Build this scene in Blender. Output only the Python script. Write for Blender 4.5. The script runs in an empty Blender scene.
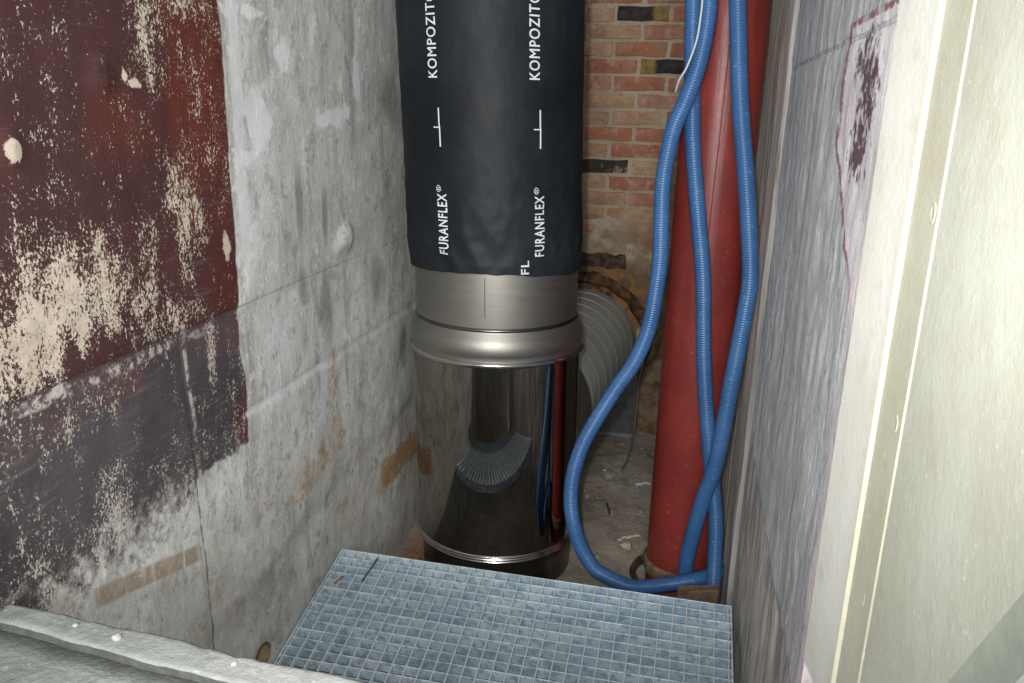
import bpy, bmesh, math, random
from mathutils import Vector, Matrix, noise
random.seed(7)
sc = bpy.context.scene
C = sc.collection

# ------------------------------------------------------------------ camera
cam_d = bpy.data.cameras.new('camera'); cam = bpy.data.objects.new('camera', cam_d); C.objects.link(cam)
cam_d.sensor_width = 36.0; cam_d.lens = 797.0 / 1024.0 * 36.0; cam_d.clip_start = 0.02
right = Vector((0.9752, 0.2206, 0.0228)); down = Vector((0.0830, -0.2669, -0.9601))
right.normalize(); down = (down - right * down.dot(right)).normalized()
up = -down; back = right.cross(up)
cam.matrix_world = Matrix(((right.x, up.x, back.x, 0), (right.y, up.y, back.y, 0), (right.z, up.z, back.z, 0), (0, 0, 0, 1)))
sc.camera = cam
# ------------------------------------------------------------------ world, lights, exposure
w = bpy.data.worlds.new('world'); sc.world = w; w.use_nodes = True
w.node_tree.nodes['Background'].inputs[0].default_value = (0.93, 0.97, 1.0, 1)
w.node_tree.nodes['Background'].inputs[1].default_value = 0.45
fl = bpy.data.lights.new('camera_flash', 'SPOT'); fl.spot_size = math.radians(108); fl.spot_blend = 1.0; fl.shadow_soft_size = 0.018; fl.energy = 85.0; fl.color = (1.0, 0.985, 0.96)
flo = bpy.data.objects.new('camera_flash', fl); C.objects.link(flo)
flo.matrix_world = Matrix.Translation(Vector((-0.055, 0.0, 0.065))) @ cam.matrix_world.to_3x3().to_4x4() @ Matrix.Rotation(math.radians(6.0), 4, 'X') @ Matrix.Rotation(math.radians(0.0), 4, 'Y')
rl = bpy.data.lights.new('added_fill', 'AREA'); rl.shape = 'RECTANGLE'; rl.size = 0.9; rl.size_y = 0.5; rl.energy = 70.0; rl.color = (1.0, 0.985, 0.96)  # unseen fill light added behind the camera to even out the flash falloff
rlo = bpy.data.objects.new('added_fill', rl); C.objects.link(rlo); rlo.location = (0.05, -2.1, 0.75)
rlo.rotation_euler = (Vector((-0.3, 2.6, -0.55)) - rlo.location).to_track_quat('-Z', 'Y').to_euler()
sc.view_settings.view_transform = 'Standard'; sc.view_settings.look = 'None'
sc.view_settings.gamma = 1.0; sc.view_settings.use_curve_mapping = False
sc.view_settings.exposure = 0.24

# ------------------------------------------------------------------ constants (metres, camera height = 0)
H = -1.428          # floor
XL, XR, YB = -0.868, 0.200, 3.500
TOP = 1.25

# ------------------------------------------------------------------ helpers
def tag(o, label=None, cat=None, group=None, kind=None):
    if label: o['label'] = label
    if cat: o['category'] = cat
    if group: o['group'] = group
    if kind: o['kind'] = kind
    return o
def link(name, me, mat=None, parent=None, smooth=False):
    o = bpy.data.objects.new(name, me); C.objects.link(o)
    if mat is not None:
        me.materials.clear(); me.materials.append(mat)
    if parent is not None: o.parent = parent
    if smooth:
        me.polygons.foreach_set('use_smooth', [True] * len(me.polygons))
    return o
def empty(name, loc=(0, 0, 0)):
    o = bpy.data.objects.new(name, None); C.objects.link(o); o.location = loc; o.empty_display_size = 0.05
    return o
def mesh(name, v, f):
    me = bpy.data.meshes.new(name); me.from_pydata([tuple(p) for p in v], [], f); me.update(); return me
def local(me, loc):
    me.transform(Matrix.Translation(-Vector(loc))); return me
def box_mesh(name, a, b, bev=0.0, seg=1):
    bm = bmesh.new()
    vs = [bm.verts.new((x, y, z)) for x in (a[0], b[0]) for y in (a[1], b[1]) for z in (a[2], b[2])]
    for q in ((0, 1, 3, 2), (4, 6, 7, 5), (0, 4, 5, 1), (2, 3, 7, 6), (0, 2, 6, 4), (1, 5, 7, 3)):
        bm.faces.new([vs[i] for i in q])
    bmesh.ops.recalc_face_normals(bm, faces=bm.faces)
    if bev: bmesh.ops.bevel(bm, geom=bm.edges[:], offset=bev, segments=seg, affect='EDGES', profile=0.5)
    me = bpy.data.meshes.new(name); bm.to_mesh(me); bm.free(); return me
def catmull(pts, step):
    P = [Vector(p) for p in pts]; P = [P[0] * 2 - P[1]] + P + [P[-1] * 2 - P[-2]]
    raw = []
    for i in range(1, len(P) - 2):
        a, b, c, d = P[i - 1:i + 3]
        for k in range(24):
            t = k / 24.0
            raw.append(0.5 * ((2 * b) + (c - a) * t + (2 * a - 5 * b + 4 * c - d) * t * t + (3 * b - a - 3 * c + d) * t ** 3))
    raw.append(P[-2])
    out = [raw[0]]; acc = 0.0
    for i in range(1, len(raw)):
        seg = (raw[i] - raw[i - 1]).length; pos = 0.0
        while acc + (seg - pos) >= step:
            pos += step - acc; acc = 0.0
            out.append(raw[i - 1].lerp(raw[i], pos / seg))
        acc += seg - pos
    return out
def tube(name, path, rad, n=12, cap=True):
    """path: list of Vectors; rad: function index -> radius"""
    v = []; f = []; nrm = None
    for i, p in enumerate(path):
        t = (path[min(i + 1, len(path) - 1)] - path[max(i - 1, 0)]).normalized()
        if nrm is None:
            nrm = t.cross(Vector((0, 1, 0)) if abs(t.y) < 0.9 else Vector((1, 0, 0))).normalized()
        else:
            nrm = (nrm - t * nrm.dot(t)).normalized()
        bn = t.cross(nrm); r = rad(i)
        for k in range(n):
            a = 2 * math.pi * k / n
            v.append(p + nrm * (r * math.cos(a)) + bn * (r * math.sin(a)))
    for i in range(len(path) - 1):
        for k in range(n):
            a = i * n + k; b = i * n + (k + 1) % n
            f.append((a, b, b + n, a + n))
    if cap:
        f.append(tuple(range(n - 1, -1, -1))); m = (len(path) - 1) * n; f.append(tuple(range(m, m + n)))
    return mesh(name, v, f)
def lathe(name, prof, center, n=96, jitter=None, thick=False):
    """prof: list of (r, z); center: function z -> (x, y)"""
    v = []; f = []
    for r, z in prof:
        cx, cy = center(z)
        for k in range(n):
            a = 2 * math.pi * k / n
            dr = jitter(a, z) if jitter else 0.0
            v.append((cx + (r + dr) * math.sin(a), cy - (r + dr) * math.cos(a), z))
    for i in range(len(prof) - 1):
        for k in range(n):
            a = i * n + k; b = i * n + (k + 1) % n
            f.append((a, a + n, b + n, b))
    return mesh(name, v, f)
def fbm(x, y, z, o=4):
    return noise.fractal(Vector((x, y, z)), 0.7, 2.1, o)

# ------------------------------------------------------------------ node helper
def lin(r, g, b):
    def c(u):
        u /= 255.0
        return u / 12.92 if u <= 0.04045 else ((u + 0.055) / 1.055) ** 2.4
    return (c(r), c(g), c(b), 1.0)
class G:
    def __init__(s, name):
        s.mat = bpy.data.materials.new(name); s.mat.use_nodes = True
        s.t = s.mat.node_tree; s.N = s.t.nodes; s.L = s.t.links
        s.b = s.N['Principled BSDF']
        s.co = s.N.new('ShaderNodeTexCoord').outputs['Object']
        s._sep = None
    def put(s, sock, v):
        if isinstance(v, bpy.types.NodeSocket): s.L.new(v, sock)
        elif v is not None: sock.default_value = v
    def m(s, op, a, b=None, c=None, clamp=False):
        n = s.N.new('ShaderNodeMath'); n.operation = op; n.use_clamp = clamp
        s.put(n.inputs[0], a); s.put(n.inputs[1], b)
        if c is not None: s.put(n.inputs[2], c)
        return n.outputs[0]
    def xyz(s):
        if s._sep is None:
            n = s.N.new('ShaderNodeSeparateXYZ'); s.L.new(s.co, n.inputs[0]); s._sep = n.outputs
        return s._sep
    def scaled(s, sx, sy, sz, off=(0, 0, 0)):
        n = s.N.new('ShaderNodeMapping'); s.L.new(s.co, n.inputs[0])
        n.inputs['Scale'].default_value = (sx, sy, sz); n.inputs['Location'].default_value = off
        return n.outputs[0]
    def noise(s, scale, detail=4.0, rough=0.55, vec=None, dist=0.0):
        n = s.N.new('ShaderNodeTexNoise'); s.put(n.inputs['Vector'], vec if vec is not None else s.co)
        n.inputs['Scale'].default_value = scale; n.inputs['Detail'].default_value = detail
        n.inputs['Roughness'].default_value = rough; n.inputs['Distortion'].default_value = dist
        return n.outputs['Fac']
    def vor(s, scale, vec=None, feature='F1'):
        n = s.N.new('ShaderNodeTexVoronoi'); n.feature = feature; s.put(n.inputs['Vector'], vec if vec is not None else s.co)
        n.inputs['Scale'].default_value = scale
        return n.outputs['Distance']
    def ss(s, x, lo, hi, a=0.0, b=1.0):
        n = s.N.new('ShaderNodeMapRange'); n.interpolation_type = 'SMOOTHSTEP'
        s.put(n.inputs[0], x); 
        for i, q in enumerate((lo, hi, a, b)): n.inputs[i + 1].default_value = q
        return n.outputs[0]
    def mix(s, fac, a, b):
        n = s.N.new('ShaderNodeMix'); n.data_type = 'RGBA'
        s.put(n.inputs[0], fac); s.put(n.inputs[6], a); s.put(n.inputs[7], b)
        return n.outputs[2]
    def mul(s, *a):
        r = a[0]
        for q in a[1:]: r = s.m('MULTIPLY', r, q)
        return r
    def mx(s, *a):
        r = a[0]
        for q in a[1:]: r = s.m('MAXIMUM', r, q)
        return r
    def inv(s, a): return s.m('SUBTRACT', 1.0, a)
    def blob(s, u, v, u0, v0, ru, rv, nz=None, k=0.6, lo=0.5, hi=1.0, shear=0.0):
        du = s.m('SUBTRACT', u, u0); dv = s.m('SUBTRACT', v, v0)
        if shear: dv = s.m('SUBTRACT', dv, s.m('MULTIPLY', du, shear))
        du = s.m('DIVIDE', du, ru); dv = s.m('DIVIDE', dv, rv)
        d = s.m('SQRT', s.m('ADD', s.m('MULTIPLY', du, du), s.m('MULTIPLY', dv, dv)))
        if nz is not None: d = s.m('ADD', d, s.m('MULTIPLY', s.m('SUBTRACT', nz, 0.5), k * 2))
        return s.ss(d, lo, hi, 1.0, 0.0)
    def line(s, v, v0, wd, nz=None, k=0.0):
        d = s.m('SUBTRACT', v, v0)
        if nz is not None: d = s.m('ADD', d, s.m('MULTIPLY', s.m('SUBTRACT', nz, 0.5), k))
        return s.ss(s.m('ABSOLUTE', d), wd * 0.4, wd, 1.0, 0.0)
    def bump(s, h, strength=0.3, dist=0.01, prev=None):
        n = s.N.new('ShaderNodeBump'); n.inputs['Strength'].default_value = strength; n.inputs['Distance'].default_value = dist
        s.put(n.inputs['Height'], h)
        if prev is not None: s.L.new(prev, n.inputs['Normal'])
        return n.outputs[0]
    def out(s, col=None, rough=None, metal=None, normal=None, spec=None):
        s.put(s.b.inputs['Base Color'], col); s.put(s.b.inputs['Roughness'], rough)
        s.put(s.b.inputs['Metallic'], metal); s.put(s.b.inputs['Specular IOR Level'], spec)
        if normal is not None: s.L.new(normal, s.b.inputs['Normal'])
        return s.mat

# ------------------------------------------------------------------ materials: walls
def mat_wall_left():
    g = G('left_wall_concrete'); _, u, v = g.xyz()
    nb = g.noise(2.3, 5, 0.6); nm = g.noise(9, 5, 0.6); nf = g.noise(45, 5, 0.7); nff = g.noise(160, 3, 0.7)
    st = g.noise(1.0, 5, 0.65, g.scaled(1, 16, 2.2)); st2 = g.noise(1.0, 4, 0.6, g.scaled(1, 45, 5, (0, 3, 1)))
    hz = g.noise(1.0, 5, 0.7, g.scaled(1, 9, 110), .5)
    # bare plaster
    col = g.mix(g.ss(nb, 0.35, 0.65), lin(186, 185, 179), lin(204, 207, 206))
    col = g.mix(g.mul(g.ss(st, 0.48, 0.72), 0.75), col, lin(140, 137, 130))
    col = g.mix(g.mul(g.ss(st2, 0.55, 0.75), 0.5), col, lin(212, 214, 212))
    col = g.mix(g.mul(g.ss(nm, 0.5, 0.75), 0.45), col, lin(146, 140, 130))
    col = g.mix(g.mul(g.ss(nf, 0.56, 0.72), 0.35), col, lin(222, 222, 216))
    col = g.mix(g.mul(g.ss(nff, 0.5, 0.75), 0.3), col, lin(120, 116, 110))
    w1 = g.noise(120, 5, .75, g.scaled(1, 1, .7, (0, 5, 2))); w2 = g.noise(60, 5, .7, g.scaled(1, 1.2, .5, (0, 9, 4)))
    w3 = g.noise(1.0, 6, .72, g.scaled(1, 42, 16, (0, 1, 8)), 1.2); w4 = g.noise(300, 3, .7)
    col = g.mix(g.mul(g.ss(w1, .55, .62), g.ss(nm, .38, .6), .75), col, lin(230, 231, 228))
    col = g.mix(g.mul(g.ss(w3, .56, .66), .5), col, lin(222, 224, 222))
    col = g.mix(g.mul(g.ss(w3, .45, .34), .5), col, lin(132, 128, 120))
    col = g.mix(g.mul(g.ss(w4, .45, .3), .35), col, lin(104, 100, 94))
    col = g.mix(g.mul(g.ss(w1, .42, .33), g.ss(nm, .6, .4), .3), col, lin(110, 106, 100))
    col = g.mix(g.mul(g.ss(w2, .44, .34), g.ss(nb, .4, .6), .45), col, lin(118, 114, 108))
    w5 = g.noise(1.0, 3, .6, g.scaled(1, 95, 4, (0, 6, 1)), .6); w6 = g.noise(14, 5, .65, g.scaled(1, 1, 1, (0, 2, 6)))
    col = g.mix(g.mul(g.ss(w5, .63, .68), g.ss(nb, .4, .6), .8), col, lin(228, 230, 228))
    col = g.mix(g.mul(g.ss(w6, .60, .64), .55), col, lin(222, 223, 220))
    col = g.mix(g.mul(g.ss(w6, .42, .37), .45), col, lin(140, 134, 124))
    # bluish grey lower zone and browner foot of the wall
    low = g.ss(v, -0.72, -1.0)
    col = g.mix(g.mul(low, g.ss(nm, .3, .7), .5), col, lin(168, 160, 148))
    w7 = g.noise(30, 6, .75, g.scaled(1, 1, .8, (0, 7, 3))); w8 = g.noise(85, 4, .7, g.scaled(1, 1, 1, (0, 3, 9)))
    lowb = g.ss(v, -.60, -.72)
    col = g.mix(g.mul(lowb, g.ss(w7, .56, .64), .6), col, lin(214, 210, 202))
    col = g.mix(g.mul(lowb, g.ss(w7, .45, .37), .55), col, lin(122, 116, 108))
    col = g.mix(g.mul(lowb, g.ss(w8, .66, .70), .7), col, lin(70, 66, 62))
    col = g.mix(g.mul(lowb, g.ss(w8, .34, .30), .7), col, lin(232, 230, 226))
    col = g.mix(g.mul(g.ss(v, -0.55, -0.75), g.ss(nb, .62, .35), .35), col, lin(176, 174, 164))
    # pale trowelled patches
    for (a, b, ra, rb) in ((1.50, -0.03, 0.09, 0.10), (1.83, -0.03, 0.13, 0.05), (1.45, -0.10, .05, .03), (1.62, 0.10, 0.05, .05), (2.0, 0.08, .03, .09), (1.5, 0.17, .12, .03)):
        col = g.mix(g.mul(g.blob(u, v, a, b, ra, rb, nm, 1.1, .5, .7), .7), col, lin(226, 230, 230))
    col = g.mix(g.mul(g.line(u, 1.425, .028, nm, .03), g.ss(v, -.45, -.2), .6), col, lin(216, 221, 222))
    # dark smears
    for (a, b, ra, rb) in ((1.66, -0.21, 0.022, 0.10), (1.79, -.25, .02, .09), (2.22, 0.02, .12, .10), (1.78, -.47, .05, .12), (1.66, -.40, .03, .06), (2.1, -.48, .08, .10), (2.3, -.72, .06, .10)):
        col = g.mix(g.mul(g.blob(u, v, a, b, ra, rb, st, .9, .2, 1.1), .6), col, lin(108, 104, 98))
    # chalk line of the lower lift
    col = g.mix(g.mul(g.line(v, -0.617, .013, nm, .012), g.ss(u, 1.85, 1.7), .75), col, lin(212, 216, 214))
    col = g.mix(g.mul(g.line(u, 2.42, .006, nm, .01), g.ss(v, -.75, -.7), .8), col, lin(220, 222, 220))
    # rust
    ru1 = g.mx(g.blob(u, v, 1.80, -.70, .045, .15, nm, .8, .3, 1.0), g.blob(u, v, 1.72, -.86, .17, .055, nm, 1.2, .3, 1.0), g.blob(u, v, 1.58, -.90, .13, .03, nm, 1.5, .3, .9), g.blob(u, v, 1.45, -.86, .06, .02, nm, 1.4, .3, .9))
    col = g.mix(g.mul(ru1, g.ss(nf, .36, .66), .8), col, lin(160, 126, 78))
    ru2 = g.mul(g.ss(g.m('ADD', g.m('ABSOLUTE', g.m('ADD', v, 1.105)), g.m('MULTIPLY', g.m('SUBTRACT', nm, .5), .14)), .046, .054, 1.0, 0.0), g.ss(u, 2.08, 2.14), g.ss(nm, .40, .44), g.ss(nf, .38, .46))
    col = g.mix(g.mul(ru2, .9), col, g.mix(g.ss(nf, .4, .6), lin(148, 112, 76), lin(172, 142, 104)))
    col = g.mix(g.mul(g.line(v, -1.12, .05, nm, .05), g.ss(u, 2.0, 2.1), .25), col, lin(150, 104, 70))
    # brown mortar patch
    pt = g.mul(g.ss(g.m('ADD', v, g.m('MULTIPLY', nm, .02)), -.855, -.845), g.ss(v, -.735, -.745), g.ss(u, .915, .925), g.ss(g.m('ADD', u, g.m('MULTIPLY', v, .35)), .93, .91))
    pt = g.mul(g.ss(g.m('ADD', v, g.m('MULTIPLY', g.m('SUBTRACT', u, .92), .28)), -.772, -.764), g.ss(g.m('ADD', v, g.m('MULTIPLY', g.m('SUBTRACT', u, .92), .28)), -.728, -.738), g.ss(u, .915, .92), g.ss(u, 1.20, 1.19))
    col = g.mix(g.mul(pt, g.ss(st2, .72, .5), g.ss(nf, .3, .42), .92), col, g.mix(g.ss(nf, .4, .6), lin(146, 130, 110), lin(164, 148, 128)))
    # old oil paint: maroon above the seam, black below
    ue = g.m('ADD', u, g.m('MULTIPLY', g.m('SUBTRACT', nm, .5), .03))
    edge_u = g.ss(ue, 1.386, 1.380)
    vfoot = g.m('ADD', v, g.m('ADD', g.m('MULTIPLY', g.m('SUBTRACT', nm, .5), .14), g.m('MULTIPLY', g.m('SUBTRACT', nf, .5), .30)))
    foot_a = g.ss(g.m('ADD', v, g.m('ADD', g.m('MULTIPLY', g.m('SUBTRACT', nf, .5), .07), g.m('MULTIPLY', g.m('SUBTRACT', nm, .5), .015))), -.682, -.668)
    foot_b = g.ss(vfoot, -.75, -.64)
    leftcol = g.ss(u, 1.205, 1.198)
    foot = g.m('ADD', g.mul(foot_a, g.inv(leftcol)), g.mul(foot_b, leftcol))
    upper = g.ss(g.m('ADD', v, g.m('MULTIPLY', nf, .004)), -.392, -.384)
    maroon = g.mix(g.ss(nb, .35, .6), lin(62, 42, 43), lin(76, 45, 44))
    maroon = g.mix(g.mul(g.mx(g.blob(u, v, 1.30, .04, .14, .30, nm, .7, .4, 1.0), g.mul(g.blob(u, v, 1.12, -.03, .10, .07, nm, 1.2, .2, 1.3), .6)), .85), maroon, lin(94, 45, 36))
    maroon = g.mix(g.mul(g.ss(hz, .52, .72), g.ss(nb, .4, .6), .6), maroon, lin(108, 98, 96))
    maroon = g.mix(g.mul(g.blob(u, v, 1.34, -.34, .10, .12, nm, .7, .4, 1.0), .7), maroon, lin(84, 40, 36))
    black = g.mix(g.ss(nb, .35, .65), lin(60, 54, 57), lin(82, 78, 80))
    black = g.mix(g.mul(g.ss(hz, .5, .72), g.ss(nm, .35, .6), .5), black, lin(122, 119, 118))
    black = g.mix(g.mul(g.blob(u, v, 1.365, -.63, .03, .08, nm, .8, .2, 1.2), .8), black, lin(94, 46, 50))
    black = g.mix(g.mul(g.line(v, -.43, .05), g.ss(nm, .4, .6), .6), black, lin(92, 64, 64))
    paint = g.mix(upper, black, maroon)
    # flaking
    bias = g.mx(g.mul(g.blob(u, v, .98, -.28, .24, .13, nm, .7, .15, 1.25), 1.0),
                g.mul(g.blob(u, v, .86, -.33, .16, .10, nm, .6, .2, 1.2), .95),
                g.mul(g.blob(u, v, 1.24, -.20, .07, .20, nm, .8, .2, 1.2), .78),
                g.mul(g.blob(u, v, 1.18, .10, .07, .13, nm, .8, .2, 1.2, ), .72),
                g.mul(g.blob(u, v, 1.29, .17, .10, .07, nm, .8, .2, 1.2), .8),
                g.mul(g.blob(u, v, 1.16, -.36, .20, .06, nm, .8, .2, 1.2), .7),
                g.mul(g.blob(u, v, 1.28, -.46, .03, .12, nm, .6, .2, 1.1), .85),
                g.mul(g.blob(u, v, .99, -.63, .09, .10, nm, .8, .2, 1.3), .8),
                g.mul(g.blob(u, v, .85, -.62, .12, .12, nm, .8, .2, 1.2), .55))
    bias = g.mx(bias, g.mul(g.ss(vfoot, -.45, -.75), .62), g.mul(g.ss(u, 1.1, 1.35), g.ss(v, -.05, .2), .45), g.mul(g.ss(g.noise(5, 3, .5), .45, .65), .46), 0.18)
    sp = g.noise(210, 5, 0.75, g.scaled(1, 1.1, .8)); sp2 = g.noise(24, 4, .7, g.scaled(1, 1.3, .6))
    flk = g.m('ADD', sp, g.m('MULTIPLY', g.m('SUBTRACT', sp2, .5), .55))
    thr = g.m('SUBTRACT', .70, g.m('MULTIPLY', bias, .24))
    flake = g.ss(g.m('SUBTRACT', flk, thr), -.015, .025)
    for (a, b, ra, rb) in ((1.115, .037, .012, .016), (.885, -.062, .016, .022), (.90, -.395, .022, .016), (1.135, .026, .028, .012), (1.355, -.262, .018, .034), (.78, -.41, .02, .014)):
        flake = g.mx(flake, g.blob(u, v, a, b, ra, rb, nf, 1.0, .6, .8))
    pm = g.mul(edge_u, foot, g.inv(g.mul(flake, g.ss(nf, .3, .6, .74, .98))))
    fcol = g.mix(g.ss(v, -.40, -.36), lin(176, 168, 160), lin(192, 176, 152))
    fcol = g.mix(g.ss(nff, .3, .7), fcol, lin(196, 186, 174))
    inside = g.mul(edge_u, foot)
    col = g.mix(g.mul(inside, .9), col, fcol)
    col = g.mix(pm, col, paint)
    # cracks and lift seams
    seam = g.mx(g.line(v, -.388, .0035, nm, .006), g.mul(g.line(u, g.m('ADD', 1.172, g.m('MULTIPLY', v, -.045)), .003, nm, .008), g.ss(v, -.385, -.39)))
    col = g.mix(g.mul(seam, g.ss(u, 1.45, 1.36, .25, 1.0), g.ss(nf, .35, .55), .7), col, lin(70, 60, 56))
    col = g.mix(g.mul(g.line(v, -.405, .012, nm, .02), g.ss(nf, .45, .6), g.ss(u, 1.3, 1.2), .8), col, lin(190, 182, 176))
    col = g.mix(g.mul(g.line(u, g.m('ADD', 1.183, g.m('MULTIPLY', v, -.045)), .0065, nm, .012), g.ss(v, -.38, -.40), g.ss(nf, .42, .58), .65), col, lin(186, 182, 176))
    h = g.m('ADD', g.m('MULTIPLY', nf, .5), g.m('MULTIPLY', nm, .5))
    h = g.m('ADD', h, g.m('MULTIPLY', pm, .12)); h = g.m('SUBTRACT', h, g.m('MULTIPLY', seam, .3)); h = g.m('ADD', h, g.m('MULTIPLY', nff, .15))
    h = g.m('ADD', h, g.m('MULTIPLY', w1, .3))
    return g.out(col, g.mix(pm, (.85, .85, .85, 1), (.6, .6, .6, 1)), 0.0, g.bump(h, .45, .005), .3)
def mat_wall_right():
    g = G('right_wall_concrete'); _, u, v = g.xyz()
    nb = g.noise(2.1, 5, 0.6); nm = g.noise(9, 5, 0.6); nf = g.noise(48, 5, 0.7); nff = g.noise(170, 3, .7)
    st = g.noise(1.0, 6, 0.7, g.scaled(1, 26, 3.2)); st2 = g.noise(1.0, 4, 0.65, g.scaled(1, 60, 9, (0, 3, 1)))
    col = g.mix(g.ss(nb, .35, .65), lin(194, 197, 200), lin(214, 217, 220))
    col = g.mix(g.mul(g.ss(st, .45, .7), .65), col, lin(128, 130, 134))
    col = g.mix(g.mul(g.ss(st2, .53, .68), .75), col, lin(205, 208, 212))
    col = g.mix(g.mul(g.ss(nf, .58, .7), g.ss(st, .6, .4), .6), col, lin(228, 230, 234))
    w1 = g.noise(1.0, 5, .75, g.scaled(1, 150, 40, (0, 2, 7)))
    w3 = g.noise(1.0, 6, .72, g.scaled(1, 60, 14, (0, 4, 3)), 1.0)
    col = g.mix(g.mul(g.ss(w3, .57, .66), .8), col, lin(236, 238, 242))
    col = g.mix(g.mul(g.ss(w3, .44, .34), .55), col, lin(112, 113, 116))
    col = g.mix(g.mul(g.ss(w1, .55, .62), g.ss(nm, .38, .6), .85), col, lin(236, 238, 242))
    col = g.mix(g.mul(g.ss(w1, .44, .36), .5), col, lin(84, 86, 90))
    below = g.ss(g.m('ADD', v, g.m('MULTIPLY', g.m('SUBTRACT', nm, .5), .03)), -.782, -.792)
    lowc = g.mix(g.ss(st, .4, .65), lin(208, 203, 198), lin(146, 141, 136))
    lowc = g.mix(g.mul(g.ss(st2, .55, .68), .8), lowc, lin(226, 222, 218))
    col = g.mix(below, col, lowc)
    # white-washed border beside the door frame
    lim = g.m('SUBTRACT', 1.235, g.m('MULTIPLY', 1.39, g.m('MAXIMUM', 0.0, g.m('SUBTRACT', -.036, v))))
    lim = g.m('ADD', g.m('MAXIMUM', lim, .985), g.m('MULTIPLY', g.m('SUBTRACT', nf, .5), .05))
    dl = g.m('SUBTRACT', u, lim)
    wh = g.mul(g.ss(dl, .012, -.012), g.ss(v, .126, .118))
    col = g.mix(g.mul(wh, g.ss(nf, .3, .45), .95), col, g.mix(g.ss(nm, .4, .65), lin(226, 218, 222), lin(240, 238, 240)))
    red = g.mx(g.mul(g.line(dl, 0.0, .013), g.ss(v, -.22, -.16), g.ss(v, .126, .12)), g.mul(g.line(v, .121, .006, nf, .01), g.ss(u, 1.24, 1.22)))
    col = g.mix(g.mul(red, g.ss(nf, .38, .5), .85), col, lin(140, 66, 72))
    mr = g.mx(g.blob(u, v, 1.115, .075, .06, .035, nf, 1.6, .5, 1.0), g.blob(u, v, 1.06, .03, .06, .055, nf, 1.6, .5, 1.0), g.blob(u, v, 1.08, -.03, .07, .055, nf, 1.6, .45, .95))
    col = g.mix(g.mul(mr, g.ss(nf, .62, .5), .95), col, lin(92, 66, 72))
    col = g.mix(g.mul(g.ss(v, -.10, -.2), wh, g.ss(nm, .45, .6), .5), col, lin(206, 176, 182))
    sm = g.mx(g.line(v, .103, .004, nm, .012), g.line(v, -.787, .004, nm, .014))
    col = g.mix(g.mul(sm, g.ss(nf, .4, .55), .45), col, lin(110, 106, 102))
    col = g.mix(g.mul(g.ss(nff, .5, .75), .25), col, lin(90, 88, 86))
    h = g.m('ADD', g.m('MULTIPLY', nf, .5), g.m('MULTIPLY', st, .8)); h = g.m('SUBTRACT', h, g.m('MULTIPLY', sm, .5))
    h = g.m('ADD', h, g.m('MULTIPLY', w3, .4))
    return g.out(col, .75, 0.0, g.bump(h, .5, .007), .35)
def mat_right_far():
    g = G('right_wall_boarded'); _, u, v = g.xyz()
    st = g.noise(1.0, 5, .65, g.scaled(1, 22, 1.2)); st2 = g.noise(1., 4, .6, g.scaled(1, 60, 3)); nf = g.noise(50, 4, .7)
    col = g.mix(g.ss(st, .38, .62), lin(176, 173, 166), lin(216, 212, 204))
    col = g.mix(g.mul(g.ss(st2, .55, .68), .7), col, lin(140, 118, 90))
    col = g.mix(g.mul(g.ss(nf, .56, .7), .5), col, lin(190, 186, 178))
    return g.out(col, .8, 0, g.bump(g.m('ADD', st, g.m('MULTIPLY', nf, .4)), .5, .01), .3)
def mat_mortar():
    g = G('lime_mortar'); u, _, v = g.xyz()
    nb = g.noise(4, 5, .6); nm = g.noise(14, 5, .65); nf = g.noise(70, 4, .7)
    col = g.mix(g.ss(nb, .35, .65), lin(184, 170, 152), lin(166, 150, 130))
    col = g.mix(g.mul(g.ss(nf, .5, .7), .5), col, lin(120, 104, 86))
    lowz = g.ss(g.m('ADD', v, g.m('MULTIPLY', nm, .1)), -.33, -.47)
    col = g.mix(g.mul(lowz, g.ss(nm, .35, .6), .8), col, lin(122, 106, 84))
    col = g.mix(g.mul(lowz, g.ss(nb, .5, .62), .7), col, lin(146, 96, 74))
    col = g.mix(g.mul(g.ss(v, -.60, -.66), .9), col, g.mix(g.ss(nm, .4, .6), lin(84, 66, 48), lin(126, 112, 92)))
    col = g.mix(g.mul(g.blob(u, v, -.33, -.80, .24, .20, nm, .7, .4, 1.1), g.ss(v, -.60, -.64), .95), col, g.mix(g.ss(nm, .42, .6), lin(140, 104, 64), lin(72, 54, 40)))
    h = g.m('ADD', nm, g.m('MULTIPLY', nf, .5))
    return g.out(col, .95, 0, g.bump(h, .7, .012), .2)
def mat_brick(name, a, b, smear=.4):
    g = G(name)
    oi = g.N.new('ShaderNodeObjectInfo'); r = oi.outputs['Random']
    cb = g.N.new('ShaderNodeCombineXYZ'); g.put(cb.inputs[0], g.m('MULTIPLY', r, 37.0)); g.put(cb.inputs[1], g.m('MULTIPLY', r, 11.0))
    ad = g.N.new('ShaderNodeVectorMath'); ad.operation = 'ADD'; g.L.new(g.co, ad.inputs[0]); g.L.new(cb.outputs[0], ad.inputs[1]); vec = ad.outputs[0]
    nb = g.noise(9, 4, .6, vec); nf = g.noise(60, 4, .7, vec); nm = g.noise(22, 4, .6, vec)
    col = g.mix(g.ss(nb, .36, .64), a, b)
    col = g.mix(g.mul(g.ss(nf, .5, .7), .45), col, lin(96, 70, 56))
    col = g.mix(g.mul(g.ss(nm, .52, .68), smear), col, lin(186, 164, 142))
    return g.out(col, .92, 0, g.bump(g.m('ADD', nm, nf), .6, .006), .2)
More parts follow.
